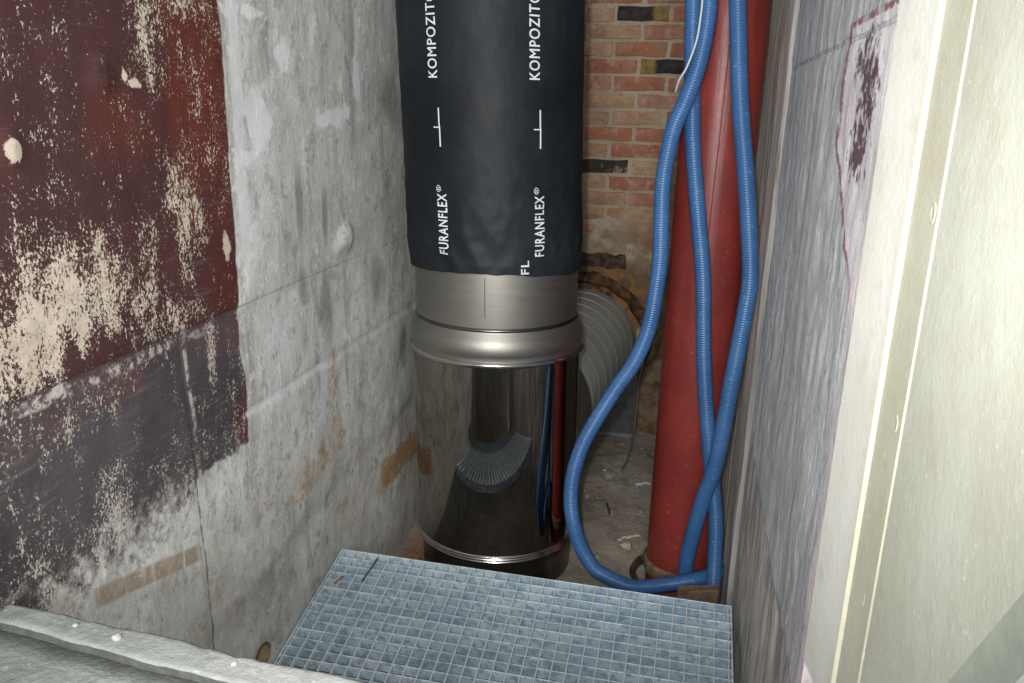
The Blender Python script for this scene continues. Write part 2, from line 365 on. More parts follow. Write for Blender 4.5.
def mat_floor():
    g = G('dusty_floor'); u, v, _ = g.xyz()
    nb = g.noise(3, 5, .6); nm = g.noise(14, 5, .6); nf = g.noise(70, 4, .7); nff = g.noise(220, 2, .6)
    sk = g.noise(1.0, 3, .5, g.scaled(30, 6, 1, (0, 0, 0)), .4)
    col = g.mix(g.ss(nb, .35, .65), lin(134, 125, 113), lin(164, 155, 142))
    col = g.mix(g.mul(g.ss(nm, .5, .7), .5), col, lin(100, 92, 82))
    col = g.mix(g.mul(g.ss(nf, .6, .7), .7), col, lin(186, 180, 170))
    col = g.mix(g.mul(g.ss(nff, .62, .72), .6), col, lin(200, 192, 180))
    col = g.mix(g.mul(g.line(sk, .5, .012), .35), col, lin(176, 168, 156))
    col = g.mix(g.mul(g.blob(u, v, -.78, 2.25, .1, .3, nm, .6, .4, 1.1), .7), col, lin(146, 104, 84))
    return g.out(col, .9, 0, g.bump(g.m('ADD', nm, nf), .6, .01), .25)
def mat_sill():
    g = G('painted_sill'); u, v, _ = g.xyz()
    nb = g.noise(5, 5, .6); nm = g.noise(22, 5, .65); nf = g.noise(110, 4, .7); nv = g.noise(12, 2, .5)
    pale = g.ss(u, -.75, -.35)
    col = g.mix(g.ss(nb, .35, .65), lin(142, 148, 143), lin(162, 168, 162))
    col = g.mix(pale, col, lin(172, 174, 172))
    col = g.mix(g.mul(g.ss(nm, .5, .68), .5), col, lin(108, 112, 108))
    col = g.mix(g.mul(g.ss(nf, .6, .7), .6), col, lin(205, 206, 202))
    col = g.mix(g.mul(g.ss(g.noise(70, 2, .5, g.scaled(1, 1, 1, (4, 2, 0))), .74, .77), .6), col, lin(214, 150, 128))
    return g.out(col, .8, 0, g.bump(g.m('ADD', nm, nf), .5, .006), .3)
def mat_cream(name, a, b):
    g = G(name); _, u, v = g.xyz()
    nb = g.noise(6, 5, .6); nm = g.noise(20, 5, .65); nf = g.noise(120, 3, .7)
    col = g.mix(g.ss(nb, .35, .65), a, b)
    col = g.mix(g.mul(g.ss(nm, .55, .72), .3), col, lin(176, 172, 152))
    col = g.mix(g.mul(g.ss(nf, .62, .72), .45), col, lin(238, 238, 230))
    return g.out(col, .55, 0, g.bump(g.m('ADD', nm, g.m('MULTIPLY', nf, .4)), .25, .004), .4)
def plain(name, c, rough=.6, metal=0., var=.0, scale=30, bump=0., spec=.5, c2=None):
    g = G(name); n = g.noise(scale, 4, .6)
    col = g.mix(g.ss(n, .35, .65), c, c2 or tuple(x * (1 - var) for x in c[:3]) + (1,))
    return g.out(col, rough, metal, g.bump(n, bump, .004) if bump else None, spec)

M = {}
M['wl'] = mat_wall_left(); M['wr'] = mat_wall_right(); M['wrf'] = mat_right_far(); M['mortar'] = mat_mortar()
M['floor'] = mat_floor(); M['sill'] = mat_sill()
M['cream'] = mat_cream('cream_door_paint', lin(190, 191, 174), lin(201, 203, 189))
M['cream2'] = mat_cream('cream_frame_paint', lin(196, 194, 172), lin(208, 206, 186))
M['whitef'] = mat_cream('white_frame_paint', lin(222, 221, 210), lin(230, 230, 222))
M['b_red'] = mat_brick('red_brick', lin(150, 98, 78), lin(164, 116, 94), .5)
M['b_or'] = mat_brick('orange_brick', lin(160, 106, 78), lin(158, 122, 98), .5)
M['b_tan'] = mat_brick('tan_brick', lin(172, 144, 116), lin(156, 122, 96), .55)
M['b_pink'] = mat_brick('pink_brick', lin(172, 132, 114), lin(158, 110, 94), .55)
M['b_pale'] = mat_brick('pale_brick', lin(180, 156, 130), lin(164, 132, 104), .5)
M['b_blk'] = mat_brick('charred_brick', lin(48, 47, 48), lin(62, 58, 54), .7)
g = G('charred_olive_brick'); nz_ = g.noise(40, 4, .6); bx = g.xyz()[0]
M['b_oli'] = g.out(g.mix(g.ss(g.m('ADD', bx, g.m('MULTIPLY', nz_, .04)), -.03, -.015), g.mix(g.ss(nz_, .4, .6), lin(120, 98, 58), lin(142, 118, 78)), g.mix(g.ss(nz_, .4, .65), lin(46, 46, 48), lin(66, 62, 58))), .9, 0, g.bump(nz_, .5, .006), .2)
M['soot'] = plain('sooty_steel', lin(52, 44, 38), .95, 0, 0, 50, .5, .2, lin(88, 74, 60))
M['rust'] = plain('rusty_mortar', lin(98, 72, 46), .95, 0, 0, 30, .6, .2, lin(56, 42, 32))
M['rustm'] = plain('rusted_steel', lin(132, 110, 92), .85, .1, 0, 60, .3, .3, lin(96, 78, 64))

# ------------------------------------------------------------------ structure
def sheet(name, us, vs, point, hole=None, skirt=None, mat=None, flip=False, smooth=True):
    """relief sheet: us, vs parameter lists, point(u,v) -> xyz, hole=(u0,v0,ru,rv), skirt = offset vector closing it into a slab"""
    v = []; f = []; nu, nv = len(us), len(vs)
    uv = []
    for b in vs:
        for a in us:
            if hole:
                du, dv = (a - hole[0]) / hole[2], (b - hole[1]) / hole[3]; d = math.hypot(du, dv)
                if 0.82 < d < 1.2:
                    a2 = hole[0] + du / d * hole[2]; b2 = hole[1] + dv / d * hole[3]
                else: a2, b2 = a, b
            else: a2, b2 = a, b
            uv.append((a2, b2)); v.append(point(a2, b2))
    for j in range(nv - 1):
        for i in range(nu - 1):
            q = (j * nu + i, j * nu + i + 1, (j + 1) * nu + i + 1, (j + 1) * nu + i)
            if hole:
                cu = sum(uv[k][0] for k in q) / 4; cv = sum(uv[k][1] for k in q) / 4
                if math.hypot((cu - hole[0]) / hole[2], (cv - hole[1]) / hole[3]) < 0.985: continue
            f.append(q[::-1] if flip else q)
    if skirt:
        s = Vector(skirt); loop = [i for i in range(nu)] + [j * nu + nu - 1 for j in range(1, nv)] + [(nv - 1) * nu + i for i in range(nu - 2, -1, -1)] + [j * nu for j in range(nv - 2, 0, -1)]
        base = len(v)
        v += [tuple(Vector(v[i]) + s) for i in loop]
        n = len(loop)
        for k in range(n):
            q = (loop[k], base + k, base + (k + 1) % n, loop[(k + 1) % n])
            f.append(q[::-1] if flip else q)
        q = tuple(base + k for k in range(n)); f.append(q if not flip else q[::-1])
    me = mesh(name, v, f)
    o = link(name, me, mat)
    if smooth:
        me.polygons.foreach_set('use_smooth', [len(p.vertices) == 4 for p in me.polygons])
    return o
def frange(a, b, s):
    n = max(1, int(round((b - a) / s))); return [a + (b - a) * i / n for i in range(n + 1)]
def sstep(x, a, b):
    t = min(1, max(0, (x - a) / (b - a))); return t * t * (3 - 2 * t)

# left wall ---------------------------------------------------------
def pl(u, v):
    d = 0.004 * fbm(u * 3, v * 3, 1.3) + 0.0007 * fbm(u * 16, v * 16, 5.1, 3)
    d += 0.004 * sstep(v, -.394, -.386) * sstep(u, 1.9, 1.3)                      # upper lift stands proud of the lower one
    d -= 0.003 * math.exp(-((v + .39) / .005) ** 2) * (.3 + .7 * sstep(u, 1.42, 1.36))
    d -= 0.004 * math.exp(-((v + .617) / .006) ** 2) * sstep(u, 1.2, 1.4)
    d -= 0.0022 * math.exp(-((u - 1.172 + v * .045) / .005) ** 2) * sstep(v, -.37, -.40)
    rid = -1.0 - .05 * math.sin(u * 2.1)
    d += 0.006 * sstep(v + .02 * fbm(u * 4, 0, 2), rid - .03, rid + .03)
    for (a, b, ra, rb, h) in ((1.906, -.325, .035, .035, .014), (1.86, -.34, .02, .018, .008), (1.063, .036, .022, .03, .006), (.885, -.062, .016, .022, .006)):
        q = ((u - a) / ra) ** 2 + ((v - b) / rb) ** 2
        if q < 6: d += h * math.exp(-q * q)
    return (XL + d, u, v)
hole_l = (1.382, -1.205, .036, .031)
wl = sheet('wall_left', frange(.50, YB + .06, .0105), frange(H - .05, TOP, .0105), pl, hole=hole_l, skirt=(-.22, 0, 0), mat=M['wl'])
tag(wl, 'grey plastered left wall with flaking maroon and black paint', 'wall', kind='structure')
# pocket behind the hole in the wall, with two cable ends
hp = []; hf = []
for x in (XL + .004, XL - .05, XL - .11):
    for k in range(20):
        a = 2 * math.pi * k / 20; hp.append((x, hole_l[0] + hole_l[2] * math.cos(a), hole_l[1] + hole_l[3] * math.sin(a)))
for j in range(2):
    for k in range(20):
        hf.append((j * 20 + k, j * 20 + (k + 1) % 20, (j + 1) * 20 + (k + 1) % 20, (j + 1) * 20 + k))
hf.append(tuple(range(40, 60)))
link('pipe_hole', mesh('pipe_hole', hp, hf), plain('hole_lining', lin(140, 122, 92), .9, 0, .4, 40, .4), wl)
cab = plain('pale_blue_cable', lin(150, 190, 215), .5, 0, .1)
for dy in (-.018, .014):
    P = catmull([(XL - .09, 1.385 + dy * .7 - .02, -1.245), (XL - .045, 1.385 + dy * .7, -1.21), (XL - .03, 1.385 + dy * .7 + .012, -1.180)], .01)
    link('cable_end', tube('cable_end', P, lambda i: .0032, 8), cab, wl, True)

# right wall --------------------------------------------------------
Y0R, Y1R = .945, 2.04
def pr(u, v):
    d = 0.004 * fbm(u * 3, v * 2.2, 7.3) + 0.0025 * fbm(u * 22, v * 7, 2.1, 3)
    d -= 0.006 * sstep(v, -.795, -.783) * sstep(u, 1.95, 1.85)
    d += 0.004 * math.exp(-((v + .787) / .006) ** 2) + 0.003 * math.exp(-((v - .103) / .006) ** 2)
    d += 0.012 * sstep(u, Y1R - .03, Y1R) ** 2
    return (XR + d, u, v)
wr = sheet('wall_right', frange(Y0R, Y1R, .0105), frange(H - .05, TOP, .0115), pr, skirt=(.22, 0, 0), mat=M['wr'], flip=True)
tag(wr, 'grey streaked concrete right wall beside the cream door frame', 'wall', kind='structure')
def prf(u, v):
    d = 0.005 * fbm(u * 4, v * 1.5, 3.3) + .012
    k = (u - Y1R)
    d -= 0.010 * (sstep(k, .06, .07) - sstep(k, .19, .20))              # raised vertical render strip
    d += 0.004 * math.exp(-((k - .30) / .012) ** 2) + .004 * math.exp(-((k - .5) / .012) ** 2)
    d -= .085 * min(k, .55)
    return (XR + d, u, v)
wf = sheet('wall_right', frange(Y1R, YB + .06, .0115), frange(H - .05, TOP, .025), prf, skirt=(.2, 0, 0), mat=M['wrf'], flip=True)
tag(wf, 'narrow brown-grey strip of wall behind the red pipe', 'wall', kind='structure')

# back wall: mortar bed + bricks --------------------------------------
def pb(u, v):
    lowk = sstep(v, -.42, -.50)
    d = .004 * fbm(u * 8, v * 8, 4.4) + lowk * (-.012 + .012 * fbm(u * 9, v * 9, 9.0))
    return (u, YB + .006 + d, v)
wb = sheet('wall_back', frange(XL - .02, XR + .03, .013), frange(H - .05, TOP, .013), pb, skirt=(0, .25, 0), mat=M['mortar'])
tag(wb, 'old brick back wall behind the ducts and red pipe', 'wall', kind='structure')
BL, BHt, CP = .206, .0535, .0678
def brick_mesh(L, seed):
    rnd = random.Random(seed); bm = bmesh.new()
    nx = 5 if L > .15 else 3
    grid = []
    for j in range(3):
        row = []
        for i in range(nx):
            x = -L / 2 + L * i / (nx - 1); z = -BHt / 2 + BHt * j / 2
            e = (i in (0, nx - 1)) or (j in (0, 2))
            row.append(bm.verts.new((x + rnd.uniform(-.003, .003), (-.006 if e else -.010) + rnd.uniform(-.002, .002), z + rnd.uniform(-.003, .003))))
        grid.append(row)
    for j in range(2):
        for i in range(nx - 1): bm.faces.new((grid[j][i], grid[j][i + 1], grid[j + 1][i + 1], grid[j + 1][i]))
    ring = [grid[0][i] for i in range(nx)] + [grid[1][-1]] + [grid[2][i] for i in range(nx - 1, -1, -1)] + [grid[1][0]]
    bk = [bm.verts.new((p.co.x * 1.015, .030, p.co.z * 1.05)) for p in ring]
    for k in range(len(ring)): bm.faces.new((ring[k], bk[k], bk[(k + 1) % len(ring)], ring[(k + 1) % len(ring)]))
    me = bpy.data.meshes.new('brick'); bm.to_mesh(me); bm.free(); me.materials.append(M['b_red']); return me
FULL = [brick_mesh(BL, s) for s in range(6)]; HALF = [brick_mesh(.100, 40 + s) for s in range(4)]
special = {(1, -.26): 'b_oli', (4, -.145): 'b_oli', (10, -.38): 'b_blk', (1, -.04): 'b_or', (3, -.26): 'b_or', (4, -.37): 'b_red', (5, -.26): 'b_red', (2, -.37): 'b_tan', (2, -.145): 'b_pink', (6, -.37): 'b_tan', (6, -.145): 'b_pink', (7, -.26): 'b_tan', (9, -.26): 'b_red', (11, -.26): 'b_red', (12, -.37): 'b_tan', (10, -.145): 'b_pale', (3, -.48): 'b_pale', (1, -.48): 'b_pale', (9, -.48): 'b_tan', (11, -.48): 'b_pale', (7, -.48): 'b_tan', (8, -.37): 'b_or', (5, -.48): 'b_pink', (12, -.145): 'b_pink'}
rnd = random.Random(3)
ztop1 = .419 + .002
for row in range(-10, 15):
    zc = ztop1 - (row - 1) * CP - CP / 2
    off = 0.0 if row % 2 else .1115
    drift = .0022 * row if row % 2 == 0 else 0.0
    for k in range(-3, 5):
        xj = -.365 + off - drift * .7 + k * .223          # joint left of the brick
        xc = xj + .1115
        a, b = xc - BL / 2, xc + BL / 2
        me = FULL[rnd.randrange(6)]
        if a < XL + .002 and b > XL + .095: xc = b - .05; me = HALF[rnd.randrange(4)]
        elif b > XR + .012 and a < XR - .085: xc = a + .05; me = HALF[rnd.randrange(4)]
        elif a < XL or b > XR + .012: continue
        if row > 13 and rnd.random() < .5: continue
        m = None
        for (r_, x_), mm in special.items():
            if r_ == row and abs(x_ - xc) < .06: m = mm
        if m is None: m = rnd.choice(['b_red', 'b_or', 'b_tan', 'b_tan', 'b_pink', 'b_pink', 'b_pale', 'b_red'])
        if row > 12 and m in ('b_red', 'b_or'): m = 'b_tan'
        o = bpy.data.objects.new('brick', me); C.objects.link(o); o.parent = wb
        o.location = (xc + rnd.uniform(-.003, .003), YB + rnd.uniform(-.001, .003) + (.006 if row > 12 else 0), zc + rnd.uniform(-.002, .002))
        o.rotation_euler = (rnd.uniform(-.02, .02), rnd.uniform(-.008, .008) + (math.pi if rnd.random() < .5 else 0), 0)
        if m == 'b_oli': o.rotation_euler.y = math.pi if row == 1 else 0.0
        o.material_slots[0].link = 'OBJECT'; o.material_slots[0].material = M[m]

# floor ---------------------------------------------------------------
PX, PY, PR = .055, 2.33, .104
fh = (.045, 2.33, .132, .132)
def pf(u, v):
    return (u, v, H + .005 * fbm(u * 5, v * 5, 0.2) + .002 * fbm(u * 24, v * 24, 3.0, 3) - .003)
flr = sheet('floor', frange(XL - .03, XR + .05, .0125), frange(.45, YB + .05, .0125), pf, hole=fh, skirt=(0, 0, -.15), mat=M['floor'])
tag(flr, 'dusty rubble-strewn floor at the bottom of the shaft', 'floor', kind='structure')
pocket_mat = plain('pale_grout', lin(160, 158, 150), .9, 0, .25, 30, .4)
def ring_mesh(name, c, prof, n=48):
    return lathe(name, prof, lambda z: c, n)
link('pipe_socket', ring_mesh('pipe_socket', (fh[0], fh[1]), [(.131, H + .004), (.129, H - .03), (.10, H - .034), (.02, H - .036)]), pocket_mat, flr, True)
link('socket_rim', ring_mesh('socket_rim', (fh[0], fh[1]), [(.126, H - .02), (.128, H + .006), (.133, H + .010), (.140, H + .006), (.146, H - .006)]), M['rust'], flr, True)

# front parapet under the opening, with its sill -----------------------
fw = link('wall_front', box_mesh('wall_front', (XL - .01, .40, H - .05), (XR + .22, .70, -.70)), M['wl'])
tag(fw, 'low parapet wall under the opening', 'wall', kind='structure')
def yback(x): return .727 - .058 * x + .006 * noise.noise(Vector((x * 9, 3, 0))) + .003 * noise.noise(Vector((x * 40, 5, 0)))
def ylip(x): return .6655 - .0845 * x + .004 * noise.noise(Vector((x * 12, 8, 0)))
def slab(name, fa, fb, zt, zb, mat, amp):
    us = frange(XL + .001, XR + .2, .012); vs = [i / 10 for i in range(11)]
    def p(u, t):
        y = fa(u) + (fb(u) - fa(u)) * t
        e = min(t, 1 - t) * 10
        return (u, y, zt + amp * fbm(u * 9, y * 9, 1.0) + .0012 * noise.noise(Vector((u * 60, y * 60, 0))) - (.0025 if e < .5 else 0))
    return sheet(name, us, vs, p, skirt=(0, 0, zb - zt), mat=mat)
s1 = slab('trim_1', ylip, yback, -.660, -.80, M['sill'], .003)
s1.data.materials.append(plain('dark_lip_side', lin(92, 94, 90), .95, 0, .3, 60, .5))  # darker tone for the side faces of the lip
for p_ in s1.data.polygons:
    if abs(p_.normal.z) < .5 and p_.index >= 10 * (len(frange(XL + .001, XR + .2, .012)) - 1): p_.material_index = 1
tag(s1, 'raised grey concrete lip along the sill of the opening', 'sill', kind='structure')
s2 = slab('trim_2', lambda x: .36, lambda x: ylip(x) + .002, -.6715, -.72, M['sill'], .0015)
tag(s2, 'grey painted sill in front of the raised lip', 'sill', kind='structure')

# door frame and door on the right --------------------------------------
def extrude_profile(name, prof, z0, z1, mat, parent=None, nz=1):
    v = []; f = []; n = len(prof)
    for z in [z0 + (z1 - z0) * k / nz for k in range(nz + 1)]:
        v += [(x, y, z) for x, y in prof]
    for j in range(nz):
        for i in range(n):
            a = j * n + i; b = j * n + (i + 1) % n
            f.append((a, b, b + n, a + n))
    f.append(tuple(range(n))[::-1]); f.append(tuple(nz * n + i for i in range(n)))
    me = mesh(name, v, f)
    bm = bmesh.new(); bm.from_mesh(me); bmesh.ops.recalc_face_normals(bm, faces=bm.faces); bm.to_mesh(me); bm.free()
    o = link(name, me, mat, parent); return o
ZD0, ZD1 = -.674, TOP
dr = empty('door_1', (XR, .6, ZD0)); tag(dr, 'cream painted steel door and frame at the right edge', 'door', kind='structure')
def dpart(name, prof, mat, z0=ZD0, z1=ZD1):
    o = extrude_profile(name, prof, z0, z1, mat); o.data.transform(Matrix.Translation(-dr.location)); o.parent = dr; return o
dpart('frame_flange', [(.196, .952), (.191, .949), (.190, .944), (.204, .838), (.206, .832), (.26, .832), (.26, .952)], M['whitef'])
dpart('frame_bead', [(.204, .840), (.2000, .837), (.1990, .833), (.2000, .829), (.204, .826), (.215, .822), (.215, .840)], M['cream2'])
groove = dpart('frame_groove', [(.204, .828), (.208, .72), (.26, .72), (.26, .828)], M['cream2'])
dpart('door_edge', [(.206, .724), (.1975, .719), (.1955, .716), (.1955, .712), (.1970, .709), (.26, .703), (.26, .724)], M['cream2'])
panel = dpart('door_panel', [(.1965, .708), (.1965, .30), (.200, .29), (.235, .29), (.235, .708)], M['cream'])
for (y, z) in ((.765, -.078), (.771, -.278), (.782, -.476), (.77, .12)):
    v = []; f = []
    for r, d in ((.010, .0), (.0095, .0006), (.008, .0009), (.0065, .0003), (0.0005, .0003)):
        for k in range(16):
            a = 2 * math.pi * k / 16; v.append((.2064 - d, y + r * .8 * math.cos(a), z + r * math.sin(a)))
    for j in range(4):
        for k in range(16): f.append((j * 16 + k, j * 16 + (k + 1) % 16, (j + 1) * 16 + (k + 1) % 16, (j + 1) * 16 + k))
    me = mesh('screw_cap', v, f); me.transform(Matrix.Translation(-dr.location)); link('screw_cap', me, M['cream2'], dr, True)
# steel stay bar on the door
stay_mat = plain('dull_green_steel', lin(160, 166, 152), .5, .0, .12, 60, .1)
a = Vector((.158, .412, -.345)); b = Vector((.158, .290, -.150)); ax = (b - a).normalized(); side = ax.cross(Vector((1, 0, 0))).normalized()
st_e = empty('stay_bar', a); tag(st_e, 'grey-green steel stay bar slanting across the lower door corner', 'bar')
bm = bmesh.new(); ring_prev = None
sect = [(-.018, -.006), (-.014, -.010), (.014, -.010), (.018, -.006), (.018, .006), (.014, .010), (-.014, .010), (-.018, .006)]
for t in (-.10, -.095, .20, .295, .30):
    k = .9 if t in (-.10, .30) else 1
    c0 = a + ax * t
    ring = [bm.verts.new(c0 + side * (p * k) + Vector((1, 0, 0)) * (q * k) - a) for p, q in sect]
    if ring_prev:
        for i in range(8): bm.faces.new((ring_prev[i], ring_prev[(i + 1) % 8], ring[(i + 1) % 8], ring[i]))
    else: bm.faces.new(ring[::-1])
    ring_prev = ring
bm.faces.new(ring_prev); bmesh.ops.recalc_face_normals(bm, faces=bm.faces)
me = bpy.data.meshes.new('bar'); bm.to_mesh(me); bm.free(); link('bar', me, stay_mat, st_e)
me = tube('mount_pin', [Vector((.0, 0, 0)) + ax * .05, Vector((.034, 0, 0)) + ax * .05], lambda i: .008, 12); link('mount_pin', me, stay_mat, st_e, True)
me = tube('mount_pin', [Vector((.0, 0, 0)) + ax * .24, Vector((.034, 0, 0)) + ax * .24], lambda i: .008, 12); link('mount_pin', me, stay_mat, st_e, True)

# soot-black lintel, rusty collar, sheet under the duct ------------------
lv = box_mesh('soot_lintel', (XL + .02, YB - .030, -.655), (-.262, YB + .02, -.600), .004)
bm = bmesh.new(); bm.from_mesh(lv); bmesh.ops.subdivide_edges(bm, edges=[e for e in bm.edges if e.calc_length() > .3], cuts=40)
for p in bm.verts: p.co += Vector((.012 * noise.noise(p.co * 30), .010 * noise.noise(p.co * 22), .014 * noise.noise(p.co * 26) + .010 * noise.noise(p.co * 60)))
bm.to_mesh(lv); bm.free()
link('soot_lintel', lv, M['soot'], wb)
v = []; f = []
DC = lambda y: Vector((-.545 + (y - 2.31) * .105, y, -.985))
cc = DC(3.46)
NR, NT = 72, 10
for i in range(NR):
    a = 2 * math.pi * i / NR
    R = .280 + .022 * noise.noise(Vector((math.cos(a) * 2, math.sin(a) * 2, 0)))
    for k in range(NT):
        b = 2 * math.pi * k / NT; rr = .024 + .018 * noise.noise(Vector((math.cos(a) * 5, math.sin(a) * 5, k * .7)))
        v.append((cc.x + (R + rr * math.cos(b)) * math.cos(a), cc.y + .55 * rr * math.sin(b) + .01, cc.z + (R + rr * math.cos(b)) * math.sin(a)))
for i in range(NR):
    for k in range(NT):
        f.append((i * NT + k, i * NT + (k + 1) % NT, ((i + 1) % NR) * NT + (k + 1) % NT, ((i + 1) % NR) * NT + k))
link('duct_collar', mesh('duct_collar', v, f), M['rust'], wb, True)
galv = plain('galvanised_sheet', lin(98, 100, 100), .45, .7, .25, 18, .05)

# ------------------------------------------------------------------ flue: stainless connector
def flue_c(z):
    return (-.548 - .010 * (z + 1.0) / .5 if z > -1.0 else -.548 + (-1.0 - z) * .014, 2.31)
def brushed(name, base, rough, streak=.1, stain=0.0):
    g = G(name); u, v, z = g.xyz()
    n = g.noise(1.0, 4, .6, g.scaled(8, 8, 160)); nb = g.noise(4, 4, .6); sc_ = g.noise(60, 3, .6)
    col = g.mix(g.ss(nb, .3, .7), base, tuple(c * .82 for c in base[:3]) + (1,))
    if stain: col = g.mix(g.mul(g.ss(sc_, .62, .72), stain), col, tuple(min(1, c * 1.5) for c in base[:3]) + (1,))
    r = g.m('ADD', rough, g.m('MULTIPLY', g.m('SUBTRACT', n, .5), streak))
    return g.out(col, r, 1.0, g.bump(n, .06 if rough > .1 else .012, .002))
ss_neck = brushed('brushed_stainless', lin(160, 157, 150), .5, .2)
ss_body = brushed('mirror_stainless', lin(164, 160, 153), .03, .02, .3)
ss_rim = brushed('polished_rim', lin(205, 203, 200), .2, .1)
ss_base = brushed('dark_stainless', lin(120, 116, 110), .3, .1)
fx = flue_c(H)
flue = empty('flue_connector', (fx[0], fx[1], H)); tag(flue, 'shiny stainless steel flue section standing on the floor under the black liner', 'flue')
def fpart(name, prof, mat, n=128):
    me = lathe(name, prof, flue_c, n); me.transform(Matrix.Translation(-flue.location)); return link(name, me, mat, flue, True)
fpart('neck', [(.2445, -.28), (.2445, -.40), (.2450, -.50), (.2455, -.588)], ss_neck)
fpart('weld_seam', [(.2455, -.584), (.2490, -.588), (.2495, -.591), (.2470, -.596)], ss_base)
fpart('cone', [(.246, -.590), (.250, -.600), (.258, -.615), (.2635, -.628), (.2655, -.640), (.2660, -.655), (.2640, -.661)], ss_neck)
fpart('shoulder', [(.2640, -.659), (.2625, -.664), (.2620, -.674), (.2625, -.679)], ss_neck)
fpart('rim', [(.2600, -.677), (.2650, -.679), (.2680, -.683), (.2690, -.687), (.2680, -.691), (.2640, -.694), (.2570, -.697)], ss_rim)
fpart('body', [(.2570, -.690), (.2570, -.80), (.2570, -1.0), (.2570, -1.29)], ss_body, 160)
rim_b = [(.2560, -1.286)]
for zz in (-1.2905, -1.2985, -1.3065): rim_b += [(.2585, zz + .0035), (.2610, zz + .001), (.2615, zz), (.2610, zz - .002), (.2585, zz - .004)]
rim_b += [(.2540, -1.313), (.2450, -1.314)]
fpart('base_rim', rim_b, ss_rim)
fpart('base', [(.2450, -1.310), (.2435, -1.33), (.2435, H + .001), (.05, H + .001)], ss_base)
me = tube('branch', [Vector((-.545 + (y - 2.31) * .105, y, -.985)) for y in frange(2.36, 2.60, .02)], lambda i: .2335 if i < 11 else .2365, 96, cap=False); me.transform(Matrix.Translation(-flue.location))
link('branch', me, ss_neck, flue, True)
# vertical weld of the neck
P = [Vector((flue_c(z)[0] + .2448 * math.sin(math.radians(6)) , 2.31 - .2452 * math.cos(math.radians(6)), z)) - flue.location for z in frange(-.555, -.44, .01)]
link('seam', tube('seam', P, lambda i: .0009, 6), ss_base, flue, True)

# ------------------------------------------------------------------ black liner with lettering
def lin_c(z): return (-.5615 - .040 * (z + .45), 2.31)
def lin_r(a, z):
    low = sstep(z, -.05, -.42)
    r = .2545 + .006 * sstep(z, -.45, .25)
    r += .0022 * noise.noise(Vector((math.sin(a) * 2, math.cos(a) * 2, z * 1.6)))
    w1 = noise.noise(Vector((math.sin(a) * 3.2 + z * 2.5, math.cos(a) * 3.2, z * 11)))
    w2 = noise.noise(Vector((math.sin(a) * 7 - z * 5, math.cos(a) * 7 + z * 3, z * 22 + 4)))
    r += (.0012 + .0050 * low) * (1 - abs(w1) * 2.2) * .8 + (.0005 + .0022 * low) * (1 - abs(w2) * 2)
    r -= .004 * sstep(z, -.40, -.45)
    return r
def lin_p(a, z, off=0.0):
    cx, cy = lin_c(z); r = max(.2492, lin_r(a, z)) + off
    return Vector((cx + r * math.sin(a), cy - r * math.cos(a), z))
def hem(a):
    return -.440 + .008 * math.cos(a + .3) + .005 * math.sin(3 * a + 1) + .003 * noise.noise(Vector((math.sin(a) * 6, math.cos(a) * 6, 2)))
g = G('black_liner_film'); n1 = g.noise(3, 4, .6); n2 = g.noise(1.0, 4, .6, g.scaled(12, 12, 5)); n3 = g.noise(60, 3, .6)
lc = g.mix(g.ss(n1, .35, .65), lin(23, 27, 32), lin(34, 40, 46)); lc = g.mix(g.mul(g.ss(n2, .55, .75), .35), lc, lin(52, 60, 66))
M['liner'] = g.out(lc, g.m('ADD', .42, g.m('MULTIPLY', n2, .25)), 0, g.bump(g.m('ADD', n2, g.m('MULTIPLY', n3, .15)), .3, .008), .22)
M['print'] = plain('white_print', lin(222, 226, 230), .6, 0, .06, 80)
base_l = Vector((-.5615, 2.31, -.45))
liner = empty('chimney_liner', base_l); tag(liner, 'black fabric chimney liner with white vertical lettering pulled over the flue', 'liner')
NA = 168; zs = frange(0, 1, 1 / 190.0); v = []; f = []
for t in zs:
    for k in range(NA):
        a = 2 * math.pi * k / NA; z0 = hem(a); z = z0 + (TOP - z0) * (t ** 1.35)
        v.append(lin_p(a, z) - base_l)
for k in range(NA):      # turned-in hem
    a = 2 * math.pi * k / NA; q = lin_p(a, hem(a)); c = lin_c(q.z); d = Vector((q.x - c[0], q.y - c[1], 0)).normalized()
    v.append(q - d * .0035 + Vector((0, 0, .012)) - base_l)
nr = len(zs)
for j in range(nr - 1):
    for k in range(NA):
        p = j * NA + k; q = j * NA + (k + 1) % NA; f.append((p, q, q + NA, p + NA))
for k in range(NA): f.append((nr * NA + k, nr * NA + (k + 1) % NA, (k + 1) % NA, k))
sl = link('sleeve', mesh('sleeve', v, f), M['liner'], liner, True)
